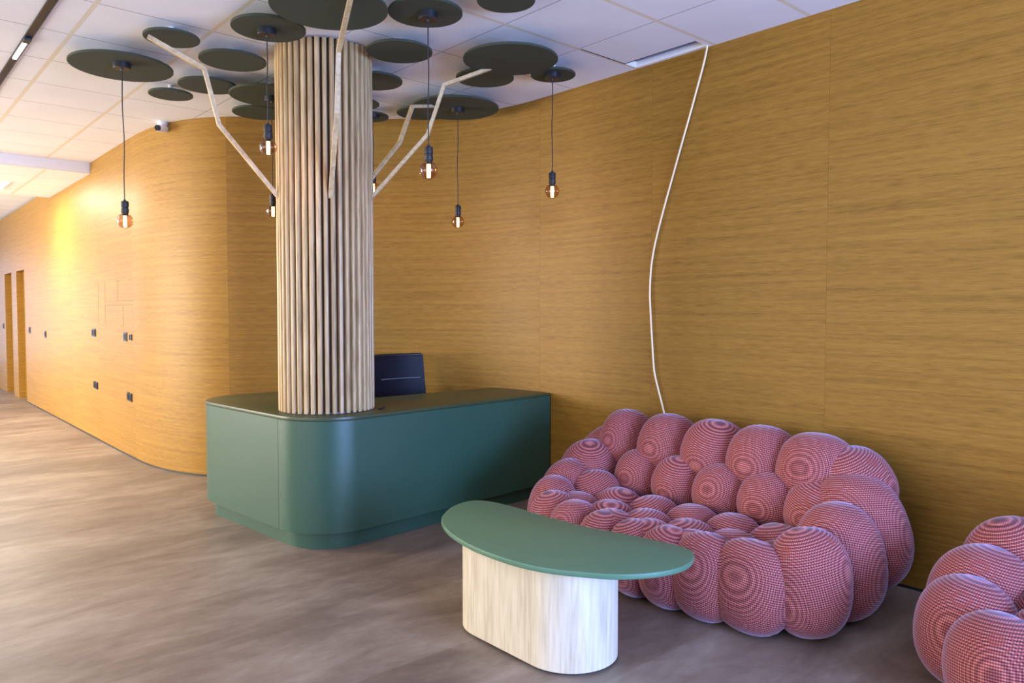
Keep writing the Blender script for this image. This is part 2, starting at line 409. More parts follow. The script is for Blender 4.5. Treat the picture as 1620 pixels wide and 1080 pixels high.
# glazed long side, x=-4, and rear wall, y=-4
W = {'a': (-1.3, 5.3), 'b': (7.9, 14.5)}
plain_wall('wall_side', [(-4.15, -4, -4.15, -1.3, 0, H+0.2), (-4.15, -4, 5.3, 7.9, 0, H+0.2), (-4.15, -4, 14.5, 20, 0, H+0.2),
                         (-4.15, -4, -1.3, 5.3, 0, 0.35), (-4.15, -4, 7.9, 14.5, 0, 0.35), (-4.15, -4, -1.3, 5.3, 2.75, H+0.2), (-4.15, -4, 7.9, 14.5, 2.75, H+0.2)])
plain_wall('wall_rear', [(-4, 0.35, -4.15, -4, 0, H+0.2), (3.65, 4.15, -4.15, -4, 0, H+0.2), (0.35, 3.65, -4.15, -4, 0, 0.06), (0.35, 3.65, -4.15, -4, 2.75, H+0.2)])
plain_wall('wall_far', [(-4.15, -3.0, 20, 20.15, 0, H+0.2), (1.4, 2.3, 20, 20.15, 0, H+0.2), (-3.0, 1.4, 20, 20.15, 0, 0.2), (-3.0, 1.4, 20, 20.15, 2.75, H+0.2)])
def window(name, axis, a0, a1, fixed, n, zb=0.35):
    t = bpy.data.objects.new(name, None); C.objects.link(t); struct(t)
    f = bmesh.new(); g = bmesh.new()
    def bx(b, p0, p1, q0, q1, z0, z1):
        if axis == 'y': box(b, q0, q1, p0, p1, z0, z1)
        else: box(b, p0, p1, q0, q1, z0, z1)
    F = fixed
    bx(f, a0, a1, F-0.10, F-0.04, zb, zb+0.07); bx(f, a0, a1, F-0.10, F-0.04, 2.68, 2.75)
    for i in range(n+1):
        p = a0+(a1-a0)*i/n; bx(f, max(a0, p-0.035), min(a1, p+0.035), F-0.10, F-0.04, zb+0.07, 2.68)
    bx(g, a0+0.02, a1-0.02, F-0.075, F-0.068, zb+0.05, 2.70)
    obj('window_frame', f, M['black'], t); obj('window_pane', g, M['glass'], t)
window('window_1', 'x', 0.35, 3.65, -4.0, 3, 0.06)
window('window_4', 'x', -3.0, 1.4, 20.17, 3, 0.2)
window('window_2', 'y', -1.3, 5.3, -4.0, 5)
window('window_3', 'y', 7.9, 14.5, -4.0, 5)
# floor
bm = bmesh.new(); box(bm, -4.15, 4.15, -4.15, 20.15, -0.12, 0); struct(obj('floor', bm, M['floor']))
# ceiling: main field with a lifted tile slot by the right wall, lowered band, far field
bm = bmesh.new()
SX0, SX1, SY0, SY1 = 3.86, 3.975, 2.70, 3.25
Y1 = 9.25; Y2 = 11.55; ZL = 2.905
for b in ((-4, SX0, -4, Y1), (SX0, 4.14, -4, SY0), (SX0, 4.14, SY1, Y1), (SX1, 4.14, SY0, SY1)): box(bm, *b, H, H+0.06)
box(bm, -4, 4.14, Y2, 20.15, H+0.03, H+0.09)
struct(obj('ceiling', bm, M['ceiling']))
bm = bmesh.new(); box(bm, -4, 2.028, Y1-0.003, Y1, ZL+0.006, H); struct(obj('trim_5', bm, M['white']))
bm = bmesh.new(); box(bm, -4, 2.06, Y1, Y2, ZL, H+0.09); struct(obj('trim_3', bm, M['ceiling']))
bm = bmesh.new()
box(bm, -4, 2.03, Y1-0.004, Y1, ZL, ZL+0.006); box(bm, -4, 2.03, Y2, Y2+0.004, ZL, ZL+0.006)
struct(obj('trim_4', bm, M['tile_edge']))
# open slot above the cable: galvanised channel
bm = bmesh.new()
box(bm, SX0+0.004, SX1-0.004, SY0+0.01, SY1-0.01, H+0.035, H+0.05)
box(bm, SX1+0.001, SX1+0.012, SY0, SY1, H+0.005, H+0.11)
box(bm, SX0+0.03, SX0+0.045, SY0, SY1, H+0.03, H+0.07)
o = obj('slot_gap', (lambda b_: (box(b_, 3.445, SX0, SY1-0.004, SY1+0.004, H-0.0015, H+0.0005), box(b_, SX0-0.006, SX0+0.002, SY0, SY1+0.004, H-0.0015, H+0.0005), b_)[-1])(bmesh.new()), M['brown_void']); struct(o); o.name = 'trim_6'
tag(obj('ceiling_channel', bm, M['grey_metal']), 'grey metal channel showing in the open ceiling slot above the hanging cable', 'channel')
# thin black strip painting in the shadow gap at the wall foot
def shadow_line(name, s0, s1, z=0.014):
    bm = bmesh.new(); ss = [s0]+[s for s in sl if s0 < s < s1]+[s1]; prev = None
    for s in ss:
        (x, y), (tx, ty) = at_s(s); nx, ny = -ty, tx
        q = [bm.verts.new((x+nx*d, y+ny*d, zz)) for d, zz in ((0, 0), (0.006, 0), (0.006, z), (0, z))]
        if prev:
            for k in range(4): bm.faces.new((prev[k], q[k], q[(k+1) % 4], prev[(k+1) % 4]))
        prev = q
    return struct(obj(name, bm, M['black']))
shadow_line('shadow_line_right', 0, sS1); shadow_line('shadow_line_back', sS1, sS2); shadow_line('shadow_line_left', sS2, D1[0])
# doors: flush timber leaves set deep in the openings
for i, D in enumerate((D1, D2)):
    y0 = at_s(D[0])[0][1]; y1 = at_s(D[1])[0][1]; x = at_s(D[0])[0][0]
    t = bpy.data.objects.new('door_%d' % (i+1), None); C.objects.link(t); struct(t)
    bm = bmesh.new(); uvl = bm.loops.layers.uv.new('UVMap'); tn = bm.faces.layers.float.new('tone')
    box(bm, x+0.10, x+0.14, y0, y1, 0.005, 2.05)
    for f in bm.faces:
        f[tn] = 0.9
        for l in f.loops: l[uvl].uv = (l.vert.co.y, l.vert.co.z)
    obj('door_leaf', bm, M['wall'], t)
    bm = bmesh.new(); tube(bm, [(x+0.10, y0+0.08, 1.02), (x+0.06, y0+0.08, 1.02), (x+0.055, y0+0.10, 1.02), (x+0.055, y0+0.20, 1.02)], 0.009)
    obj('door_handle', bm, M['black'], t, smooth=40)

# ------------------------------------------------------------------ reception desk
DT = 0.785
def desk_outline(off=0.0):
    o = off
    pts = []
    pts += arc(2.26, 4.27, 0.35-o, 184, 268, 14)            # near rounded corner
    pts += [(3.985, 4.07+o)]
    pts += [(3.985, 4.68-o)]
    pts += [(2.85-o*0, 4.68-o)]
    pts += arc(2.72+o*0, 4.80-o, 0.12, 270, 180, 5)
    pts += [(2.60-o, 5.44-o)]
    pts += arc(2.50-o, 5.44-o, 0.10, 0, 90, 4)
    pts += [(2.32, 5.54-o)]
    pts += arc(2.18, 5.20, 0.34-o, 90, 184, 12)
    return pts
desk = thing('reception_desk', 'L-shaped dark green reception desk with rounded corners, under the slatted column', 'reception desk', (2.6, 4.5, 0))
def rel(o, p): o.location = (-p.location.x, -p.location.y, -p.location.z); return o
bm = bmesh.new(); prism(bm, desk_outline(0.0), 0.10, DT-0.022, 0.0015, 1); rel(obj('body', bm, M['green'], desk, smooth=35), desk)
bm = bmesh.new(); prism(bm, desk_outline(-0.002), DT-0.0215, DT, 0.003, 2); rel(obj('desk_top', bm, M['green_top'], desk, smooth=35), desk)
bm = bmesh.new(); prism(bm, desk_outline(0.05), 0.0, 0.10); rel(obj('plinth', bm, M['green'], desk, smooth=35), desk)
bm = bmesh.new(); box(bm, 1.909, 1.912, 4.262, 4.266, 0.10, DT-0.022); rel(obj('panel_joint', bm, M['black'], desk), desk)

# ------------------------------------------------------------------ slatted column with branches
CX, CY = 2.28, 4.35
col = thing('slatted_column', 'round column clad in pale vertical timber slats, rising from the green desk to the ceiling', 'column', (CX, CY, DT))
bm = bmesh.new(); lathe(bm, [(0, 0.001), (0.262, 0.001), (0.262, H-DT-0.005), (0, H-DT-0.012)], 64)
obj('column_core', bm, M['slatcore'], col, smooth=35)
bm = bmesh.new(); uvl = bm.loops.layers.uv.new('UVMap'); tn = bm.faces.layers.float.new('tone')
NS = 42
for k in range(NS):
    a = 2*PI*(k+0.3)/NS; ca, sa = math.cos(a), math.sin(a)
    hw = 0.0120+0.0018*random.random(); tone = 0.78+0.36*random.random()
    prof = [(0.258, -hw), (0.289, -hw), (0.2950, -hw*0.72), (0.2965, 0), (0.2950, hw*0.72), (0.289, hw), (0.258, hw)]
    zs = [0.003, 0.7, 1.45, H-DT-0.004-0.007*random.random()]
    rings = []
    for z in zs:
        rings.append([bm.verts.new((r*ca-t*sa, r*sa+t*ca, z)) for r, t in prof])
    for i in range(len(zs)-1):
        for j in range(len(prof)-1):
            f = bm.faces.new((rings[i][j], rings[i][j+1], rings[i+1][j+1], rings[i+1][j])); f[tn] = tone
            for l, (jj, zz) in zip(f.loops, ((j, zs[i]), (j+1, zs[i]), (j+1, zs[i+1]), (j, zs[i+1]))):
                l[uvl].uv = (k*0.37+jj*0.006, zz+k*1.7)
    for rg in (rings[0], rings[-1]):
        f = bm.faces.new(rg); f[tn] = tone
obj('slat_cladding', bm, M['slat'], col, smooth=50)
bm = bmesh.new(); lathe(bm, [(0.255, 0.0), (0.284, 0.0), (0.284, 0.012), (0.255, 0.012)], 64)
obj('foot_ring', bm, M['black'], col)
bm = bmesh.new(); lathe(bm, [(0.240, H-DT-0.03), (0.262, H-DT-0.03), (0.262, H-DT), (0.240, H-DT)], 64)
obj('head_ring', bm, M['slatcore'], col)
# branches: flat timber battens, same bent profile in four directions
BR = [(0.285, 2.075), (0.64, 2.50), (0.735, 2.805), (1.04, 2.925)]
def branch(az, prof, w1=0.026, th=0.018, label=None):
    a = math.radians(az); ca, sa = math.cos(a), math.sin(a)
    bm = bmesh.new(); P = [Vector((r, 0, z-DT)) for r, z in prof]; rings = []
    for i, p in enumerate(P):
        d0 = (P[i]-P[i-1]).normalized() if i else (P[1]-P[0]).normalized()
        d1 = (P[i+1]-P[i]).normalized() if i < len(P)-1 else d0
        t = (d0+d1).normalized(); n = Vector((-t.z, 0, t.x)); k = 1/max(0.5, t.dot(d0))
        wv = w1*(1.0 if i < 3 else 0.9)
        rings.append([bm.verts.new((q.x*ca-q.y*sa, q.x*sa+q.y*ca, q.z)) for q in (p+n*th*k+Vector((0, wv/2, 0)), p+n*th*k-Vector((0, wv/2, 0)), p-n*th*k*0.2-Vector((0, wv/2, 0)), p-n*th*k*0.2+Vector((0, wv/2, 0)))])
    for A, B in zip(rings, rings[1:]):
        for k in range(4): bm.faces.new((A[k], A[(k+1) % 4], B[(k+1) % 4], B[k]))
    bm.faces.new(rings[0][::-1]); bm.faces.new(rings[-1])
    o = obj('branch', bm, M['branch'], col)
    if label: o['label'] = label
    return o
branch(170, [(0.285, 2.08), (0.634, 2.487), (0.71, 2.795), (1.00, 2.922)], label='bent timber branch reaching to the left')
branch(-111.5, [(0.285, 2.075), (0.63, 2.49), (0.72, 2.79), (1.22, 2.900)], label='bent timber branch reaching toward the front')
branch(-40.8, [(0.285, 2.10), (0.651, 2.507), (0.755, 2.813), (1.050, 2.920)], label='bent timber branch reaching to the right')
branch(14.7, [(0.285, 2.16), (0.696, 2.582), (0.832, 2.863), (1.10, 2.925)], label='bent timber branch reaching back to the right')

# ------------------------------------------------------------------ ceiling discs
# (x, y, r, z of underside) solved at z=2.97 and rescaled about the eye
D = [(1.374, 5.349, .306, 2.925, 'large olive disc, leftmost of the ceiling discs, with a pendant hanging from it'),
     (1.45, 4.601, .152, 2.955, 'small olive ceiling disc that the left branch of the column touches'),
     (1.865, 4.757, .202, 2.945, 'medium olive ceiling disc left of the column top, between pendant disc and left branch'),
     (1.937, 5.392, .196, 2.955, 'medium olive ceiling disc crossed by the left branch, beside the smallest left disc'),
     (1.812, 5.791, .150, 2.950, 'small olive ceiling disc nearest the security camera'),
     (2.373, 5.347, .290, 2.925, 'large olive disc half hidden behind the left of the column, carrying a pendant'),
     (2.50, 5.85, .205, 2.955, 'medium olive disc low behind the column, farthest on its left side'),
     (1.807, 4.089, .201, 2.945, 'medium olive disc with a pendant, in front of the column top on its left'),
     (1.922, 3.605, .302, 2.915, 'largest-looking olive disc over the column front, cut by the top of the photo'),
     (2.334, 3.328, .196, 2.945, 'medium olive disc with a pendant, right of the large disc over the column front'),
     (2.549, 2.927, .148, 2.955, 'small olive disc nearest the camera, cut by the top edge of the photo'),
     (2.558, 3.922, .199, 2.945, 'medium olive ceiling disc touching the right side of the column top'),
     (3.159, 3.585, .297, 2.915, 'large olive disc above the end of the right branch, overlapping a smaller disc'),
     (3.275, 3.978, .196, 2.955, 'medium olive disc partly covered by the large disc at the right branch'),
     (2.74, 4.54, .205, 2.945, 'medium olive disc peeping out right of the column, under the touching disc'),
     (2.965, 5.10, .149, 2.955, 'small olive disc barely showing right of the column, without a pendant'),
     (3.218, 5.379, .154, 2.950, 'small olive disc low right of the column, its pendant hidden by the column'),
     (3.474, 4.996, .205, 2.955, 'medium olive disc at the tip of the back right branch, partly covered'),
     (3.58, 4.715, .340, 2.925, 'large olive disc by the curved wall, with a pendant, overlapping a smaller disc'),
     (3.573, 3.626, .149, 2.945, 'small olive disc nearest the right wall, with a pendant')]
discs = []
for x, y, r, z, lab in D:
    k = (z-CAM_H)/1.57; x, y, r = x*k, y*k, r*k
    t = thing('ceiling_disc', lab, 'ceiling disc', (x, y, z), 0, 'round olive discs under the ceiling')
    bm = bmesh.new(); n = 0.0025
    lathe(bm, [(0, 0), (r-n, 0), (r, n), (r, 0.015-n), (r-n, 0.015), (0, 0.015)], 72)
    obj('disc_panel', bm, M['disc'], t, smooth=30)
    bm = bmesh.new(); lathe(bm, [(0, 0.015), (0.016, 0.015), (0.016, H-z), (0, H-z)], 24)
    obj('ceiling_spacer', bm, M['white'], t, smooth=35)
    discs.append((x, y, z))
# ------------------------------------------------------------------ pendants
PN = [(0, (193, 108), 349, 'pendant lamp with globe bulb, leftmost of all, hanging clear of the column'),
      (7, (422, 55), 234, 'pendant lamp with globe bulb high beside the left edge of the column'),
      (5, (430, 160), 334, 'pendant lamp half hidden behind the left edge of the column, lower bulb'),
      (9, (677, 30), 270, 'pendant lamp with the largest bulb, in front of the right branch'),
      (18, (724, 178), 351, 'pendant lamp by the curved wall, lowest bulb right of the column'),
      (19, (874, 124), 302, 'pendant lamp nearest the right wall, right of all others'),
      (16, (590, 187), 298, 'pendant lamp almost wholly hidden behind the right edge of the column')]
F_ = 1191.0; pit = math.atan(47/F_); yaw = math.radians(41.5)
def ground_point(u, v, z):           # where the view through a photo position meets a given height
    F0 = Vector((math.sin(yaw), math.cos(yaw), 0)); R = Vector((math.cos(yaw), -math.sin(yaw), 0))
    F = F0*math.cos(pit)-Vector((0, 0, math.sin(pit))); U = F0*math.sin(pit)+Vector((0, 0, math.cos(pit)))
    d = F+R*((u-810)/F_)+U*((540-v)/F_); t = (z-CAM_H)/d.z
    return Vector((d.x*t, d.y*t, z))
PPOS = [(1.352, 5.256, 1.98), (1.797, 4.091, 2.32), (2.378, 5.343, 2.14), (2.338, 3.31, 2.15), (3.589, 4.692, 2.10), (3.539, 3.597, 2.20), (3.188, 5.276, 2.39)]
proto = None
for (di, c_, bv, lab), (px, py, bz) in zip(PN, PPOS):
    zt = discs[di][2]; k = (zt-0.03-CAM_H)/1.54; x, y = px*k, py*k; bz = CAM_H+(bz-CAM_H)*k
    t = thing('pendant_lamp', lab, 'pendant lamp', (x, y, zt), 0, 'pendant lamps with globe bulbs')
    bm = bmesh.new(); lathe(bm, [(0, 0), (0.05, 0), (0.05, -0.030), (0.047, -0.034), (0.008, -0.034), (0.006, -0.045), (0, -0.045)], 32)
    obj('canopy', bm, M['black'], t, smooth=35)
    L = bz-zt                                    # bulb centre, relative
    R_ = 0.047
    ztop = L+R_*0.80; zs = ztop+0.085
    bm = bmesh.new(); pts = []
    for i in range(15):
        f = i/14; pts.append((0.0035*math.sin(9*f+x*7)*math.sin(PI*f), 0.003*math.sin(7*f+y*5)*math.sin(PI*f), -0.040+(zs+0.040)*f))
    tube(bm, pts, 0.0033, 8); obj('cord', bm, M['black'], t, smooth=60)
    bm = bmesh.new()
    lathe(bm, [(0, zs+0.008), (0.006, zs+0.008), (0.010, zs), (0.021, zs-0.003), (0.023, zs-0.010), (0.023, zs-0.038), (0.0195, zs-0.041), (0.0195, zs-0.046), (0.023, zs-0.049), (0.023, zs-0.072), (0.019, zs-0.076), (0.019, zs-0.092), (0, zs-0.092)], 28)
    obj('lamp_socket', bm, M['black'], t, smooth=35)
    bm = bmesh.new(); prof = []
    prof.append((0.0, L-R_))
    for i in range(1, 16):
        a = -PI/2+PI*i/18.5; prof.append((R_*math.cos(a), L+R_*math.sin(a)))
    prof += [(0.0165, ztop+0.004)]
    lathe(bm, prof, 32)
    b = obj('bulb', bm, M['bulb'], t, smooth=180, recalc=True)
    bm = bmesh.new(); lathe(bm, [(0, L-0.038), (0.009, L-0.038), (0.0105, L-0.032), (0.0105, L+0.034), (0.006, L+0.042), (0, L+0.042)], 16)
    obj('filament', bm, M['filament'], b, smooth=40)
    pl_ = bpy.data.lights.new('bulb_light', 'POINT'); pl_.energy = 1.6; pl_.color = (1.0, 0.58, 0.24); pl_.shadow_soft_size = 0.004
    lo = bpy.data.objects.new('bulb_light', pl_); C.objects.link(lo); lo.parent = t; lo.location = (0, 0, L-0.0425)

# ------------------------------------------------------------------ ceiling track, lights, camera
tr = thing('lighting_track', 'long black lighting track let into the ceiling at top left', 'lighting track', (0.848, 6.0, H))
bm = bmesh.new(); box(bm, -0.021, -0.016, -9.5, 3.24, -0.010, 0); box(bm, 0.016, 0.021, -9.5, 3.24, -0.010, 0); box(bm, -0.016, 0.016, -9.5, 3.24, -0.004, 0)
obj('track_rail', bm, M['black'], tr)
bm = bmesh.new(); rbox(bm, -0.011, 0.011, -0.66, -0.26, -0.016, -0.004, 0.003); obj('light_module', bm, M['led_small'], tr)
bm = bmesh.new(); rbox(bm, -0.019, 0.019, -0.74, -0.66, -0.022, -0.004, 0.003); obj('module_connector', bm, M['black'], tr)
def led_panel(x, y, z, sx, sy, lab, power, col=(1.0, 0.90, 0.72)):
    t = thing('ceiling_light_panel', lab, 'ceiling light', (x, y, z), 0)
    bm = bmesh.new()
    for b in ((-sx/2, sx/2, -sy/2, -sy/2+0.012), (-sx/2, sx/2, sy/2-0.012, sy/2), (-sx/2, -sx/2+0.012, -sy/2+0.012, sy/2-0.012), (sx/2-0.012, sx/2, -sy/2+0.012, sy/2-0.012)):
        box(bm, *b, -0.008, 0)
    obj('panel_frame', bm, M['white'], t)
    bm = bmesh.new(); box(bm, -sx/2+0.012, sx/2-0.012, -sy/2+0.012, sy/2-0.012, -0.005, -0.0005); obj('diffuser', bm, M['led'], t)
    l = bpy.data.lights.new('panel_light', 'AREA'); l.shape = 'RECTANGLE'; l.size = sx; l.size_y = sy; l.energy = power; l.color = col
    lo = bpy.data.objects.new('panel_light', l); C.objects.link(lo); lo.parent = t; lo.location = (0, 0, -0.012)
led_panel(1.18, 10.75, ZL, 0.6, 0.6, 'square lit ceiling panel in the lowered ceiling at the left edge', 80)
led_panel(-1.07, 10.76, ZL, 0.6, 0.6, 'second square lit panel of the lowered ceiling, out of the picture to the left', 60)
led_panel(-0.47, 6.56, H, 0.6, 0.6, 'square lit ceiling panel beside the lighting track, out of the picture', 60)
# security camera at the wall top
sc = thing('security_camera', 'small white security camera with black lens, fixed at the top of the curved wood wall', 'security camera', (2.075, 6.86, H))
bm = bmesh.new(); lathe(bm, [(0, 0), (0.045, 0), (0.045, -0.018), (0.03, -0.03), (0, -0.03)], 28); obj('mount', bm, M['white'], sc, smooth=35)
bm = bmesh.new(); tube(bm, [(0.02, 0.0, -0.052), (-0.055, -0.075, -0.070), (-0.060, -0.080, -0.0712)], [0.030, 0.030, 0.026], 20); o = obj('camera_body', bm, M['white'], sc, smooth=40)
bm = bmesh.new(); tube(bm, [(-0.058, -0.078, -0.0708), (-0.070, -0.090, -0.0740)], 0.024, 20); obj('lens', bm, M['black_gloss'], sc, smooth=40)

# ------------------------------------------------------------------ sockets and switches on the long wall
def plate(name, y, z, wid, hei, lab, cat, modules, group=None):
    x = wx(y); s = s_of_y(y, 8.0); (_, (tx, ty)) = at_s(s); rz = math.atan2(ty, tx)-PI/2
    t = thing(name, lab, cat, (x-0.0005, y, z), rz, group)
    bm = bmesh.new(); rbox(bm, -0.009, 0, -wid/2, wid/2, -hei/2, hei/2, 0.002, 2); obj('face_plate', bm, M['black'], t)
    for (my, mz, mw, mh) in modules:
        bm = bmesh.new(); rbox(bm, -0.013, -0.009, my-mw/2, my+mw/2, mz-mh/2, mz+mh/2, 0.0015, 2)
        obj('insert', bm, M['grey_metal'] if mw < 0.03 else M['black_gloss'], t)
plate('wall_socket', 9.22, 1.172, 0.16, 0.085, 'wide black socket plate at hand height, left of the carved panel lines', 'socket', [(-0.04, 0, 0.055, 0.055), (0.04, 0, 0.055, 0.055)])
plate('wall_socket', 7.95, 1.158, 0.11, 0.085, 'square black socket plate at hand height nearest the wall curve', 'socket', [(0, 0, 0.055, 0.055)])
plate('cable_outlet', 7.80, 1.158, 0.025, 0.045, 'tiny black cable outlet just right of the square socket plate', 'outlet', [(0, 0, 0.012, 0.02)])
plate('cable_outlet', 7.74, 1.158, 0.022, 0.060, 'tiny black cable outlet, second one right of the square socket plate', 'outlet', [(0, 0, 0.012, 0.02)])
plate('wall_socket', 9.23, 0.60, 0.075, 0.080, 'narrow black socket low on the wall, left plate of the left pair', 'socket', [(0, 0, 0.045, 0.055)])
plate('wall_socket', 9.13, 0.595, 0.075, 0.080, 'narrow black socket low on the wall, right plate of the left pair', 'socket', [(0, 0, 0.045, 0.055)])
plate('wall_socket', 7.885, 0.585, 0.070, 0.080, 'black socket low by the wall curve, left plate of the right pair', 'socket', [(0, 0, 0.045, 0.055)])
plate('wall_socket', 7.795, 0.58, 0.070, 0.080, 'black socket low by the wall curve, right plate of the right pair', 'socket', [(0, 0, 0.045, 0.055)])
plate('light_switch', 12.05, 1.09, 0.11, 0.095, 'black light switch standing alone between the doorways and the sockets', 'light switch', [(0, 0, 0.05, 0.055)])
plate('light_switch', 13.30, 1.125, 0.12, 0.095, 'black light switch right beside the nearer doorway', 'light switch', [(0, 0, 0.05, 0.055)])
plate('light_switch', 15.95, 1.15, 0.12, 0.095, 'black light switch beyond the farther doorway, at the left edge', 'light switch', [(0, 0, 0.05, 0.055)])

# ------------------------------------------------------------------ hanging cable on the right wall
cp = [(3.950, 2.701, 3.10), (3.975, 2.70, 3.00), (3.984, 2.798, 2.71), (3.984, 2.927, 2.339), (3.984, 3.055, 1.96), (3.984, 3.112, 1.74), (3.984, 3.128, 1.55), (3.984, 3.122, 1.40),
      (3.984, 3.096, 1.078), (3.984, 3.078, 0.97), (3.984, 3.021, 0.792), (3.984, 2.99, 0.68), (3.984, 2.96, 0.50)]
def catmull(P, n=6):
    P = [Vector(p) for p in P]; out = []
    for i in range(len(P)-1):
        a = P[max(i-1, 0)]; b = P[i]; c_ = P[i+1]; d = P[min(i+2, len(P)-1)]
        for k in range(n):
            t = k/n; out.append(0.5*((2*b)+(c_-a)*t+(2*a-5*b+4*c_-d)*t*t+(3*b-a-3*c_+d)*t**3))
    out.append(P[-1]); return out
bm = bmesh.new(); tube(bm, catmull(cp), 0.0062, 8)
tag(obj('hanging_cable', bm, M['cable'], smooth=60), 'cream cable hanging down the right wood wall from the ceiling slot to behind the sofa', 'cable')
# small clip on the desk beside the column
bm = bmesh.new(); tube(bm, [(2.48, 4.06, DT+0.009), (2.515, 4.075, DT+0.009), (2.53, 4.08, DT+0.013)], [0.006, 0.006, 0.008], 10)
tag(obj('cable_end', bm, M['black'], smooth=60), 'short black cable end lying on the green desk right of the column foot', 'cable')

# ------------------------------------------------------------------ office chair behind the desk
ch = thing('office_chair', 'black office chair behind the green desk, only its backrest showing right of the column', 'office chair', (3.36, 5.13, 0), math.radians(-2))
bm = bmesh.new()
n = 12; fr = []
for side, dy in ((0, 0.0), (1, 0.035)):
    rows = []
    for i in range(n+1):
        z = 0.52+(1.035-0.52)*i/n; lean = 0.02+0.10*(z-0.52)
        wv = 0.252-0.012*(i/n)
        rows.append([bm.verts.new((wv*(j/8-0.5)*2, -0.17*0+dy+lean-0.045*(1-((j/8-0.5)*2)**2)*(-1), z)) for j in range(9)])
    fr.append(rows)
for s_ in (0, 1):
    for i in range(n):
        for j in range(8):
            q = (fr[s_][i][j], fr[s_][i][j+1], fr[s_][i+1][j+1], fr[s_][i+1][j]); bm.faces.new(q if s_ == 0 else q[::-1])
for i in range(n):
    for j in (0, 8): bm.faces.new((fr[0][i][j], fr[0][i+1][j], fr[1][i+1][j], fr[1][i][j]))
for j in range(8):
    for i in (0, n): bm.faces.new((fr[0][i][j], fr[0][i][j+1], fr[1][i][j+1], fr[1][i][j]))
back = obj('backrest', bm, M['black_gloss'], ch, smooth=40)
bm = bmesh.new()
tube(bm, [(0.258*s_-0.012*s_*f, 0.06+0.10*f*0.5, 0.50+0.545*f) for s_ in (1,) for f in [i/8 for i in range(9)]], 0.014, 8)
tube(bm, [(-(0.258-0.012*f), 0.06+0.05*f, 0.50+0.545*f) for f in [i/8 for i in range(9)]], 0.014, 8)
tube(bm, [(-0.246+0.492*f, 0.11+0.045*math.sin(PI*f), 1.042) for f in [i/10 for i in range(11)]], 0.014, 8)
obj('back_frame', bm, M['black'], ch, smooth=50)
bm = bmesh.new()
tube(bm, [(-0.18+0.36*f, -0.004+0.075+0.045*math.sin(PI*(0.1+0.8*f))-0.062, 0.86) for f in [i/10 for i in range(11)]], 0.0035, 6)
obj('back_seam', bm, M['grey_metal'], back, smooth=50)
bm = bmesh.new(); rbox(bm, -0.24, 0.24, -0.40, 0.04, 0.43, 0.50, 0.03, 4); obj('seat', bm, M['black_gloss'], ch, smooth=50)
for s_ in (-1, 1):
    bm = bmesh.new(); tube(bm, [(0.25*s_, 0.02, 0.46), (0.29*s_, 0.02, 0.50), (0.29*s_, 0.0, 0.66), (0.29*s_, -0.04, 0.69), (0.29*s_, -0.30, 0.69)], 0.014, 8); obj('armrest', bm, M['black'], ch, smooth=50)
bm = bmesh.new(); tube(bm, [(0, -0.125, 0.10), (0, -0.125, 0.28)], 0.028, 14); tube(bm, [(0, -0.125, 0.28), (0, -0.125, 0.43)], 0.016, 14); obj('gas_column', bm, M['chrome'], ch, smooth=50)
bm = bmesh.new()
for k in range(5):
    a = 2*PI*k/5+0.3; tube(bm, [(0.02*math.cos(a), -0.125+0.02*math.sin(a), 0.115), (0.28*math.cos(a), -0.125+0.27*math.sin(a), 0.075)], [0.022, 0.013], 8)
obj('star_base', bm, M['chrome'], ch, smooth=50)
for k in range(5):
    a = 2*PI*k/5+0.3; bm = bmesh.new(); cx_, cy_ = 0.265*math.cos(a), -0.125+0.265*math.sin(a)
    d = Vector((-math.sin(a), math.cos(a), 0))*0.02
    tube(bm, [Vector((cx_, cy_, 0.03))-d, Vector((cx_, cy_, 0.03))+d], 0.03, 16); obj('caster', bm, M['black'], ch, smooth=50)

# ------------------------------------------------------------------ coffee table
TZ = 0.43
ct = thing('coffee_table', 'bean-shaped sage green coffee table on an oval pale oak base', 'coffee table', (2.15, 2.3, 0))
OUT = [(2.057, 2.822), (2.147, 2.917), (2.266, 2.995), (2.385, 3.015), (2.450, 2.939), (2.470, 2.774), (2.470, 2.569), (2.485, 2.304), (2.522, 2.151), (2.557, 1.974), (2.571, 1.858), (2.557, 1.788), (2.507, 1.738), (2.42, 1.700), (2.329, 1.695), (2.219, 1.728), (2.113, 1.801), (2.037, 1.9), (1.974, 2.005), (1.932, 2.132), (1.918, 2.291), (1.928, 2.462), (1.975, 2.657)]
def closed_catmull(P, n=5):
    P = [Vector(p) for p in P]; out = []; m = len(P)
    for i in range(m):
        a, b, c_, d = P[i-1], P[i], P[(i+1) % m], P[(i+2) % m]
        for k in range(n):
            t = k/n; q = 0.5*((2*b)+(c_-a)*t+(2*a-5*b+4*c_-d)*t*t+(3*b-a-3*c_+d)*t**3); out.append((q.x, q.y))
    return out
bm = bmesh.new(); prism(bm, closed_catmull(OUT)[::-1], TZ-0.022, TZ, 0.004, 3); rel(obj('table_top', bm, M['table_top'], ct, smooth=35), ct)
stad = arc(2.185, 2.12, 0.20, 180, 360, 24)+arc(2.185, 2.50, 0.20, 0, 180, 24)
bm = bmesh.new(); prism(bm, stad, 0.012, TZ-0.022); rel(obj('table_base', bm, M['base_wood'], ct, smooth=35), ct)
stad2 = arc(2.185, 2.12, 0.185, 180, 360, 24)+arc(2.185, 2.50, 0.185, 0, 180, 24)
bm = bmesh.new(); prism(bm, stad2, 0.0, 0.012); rel(obj('table_foot', bm, M['black'], ct, smooth=35), ct)

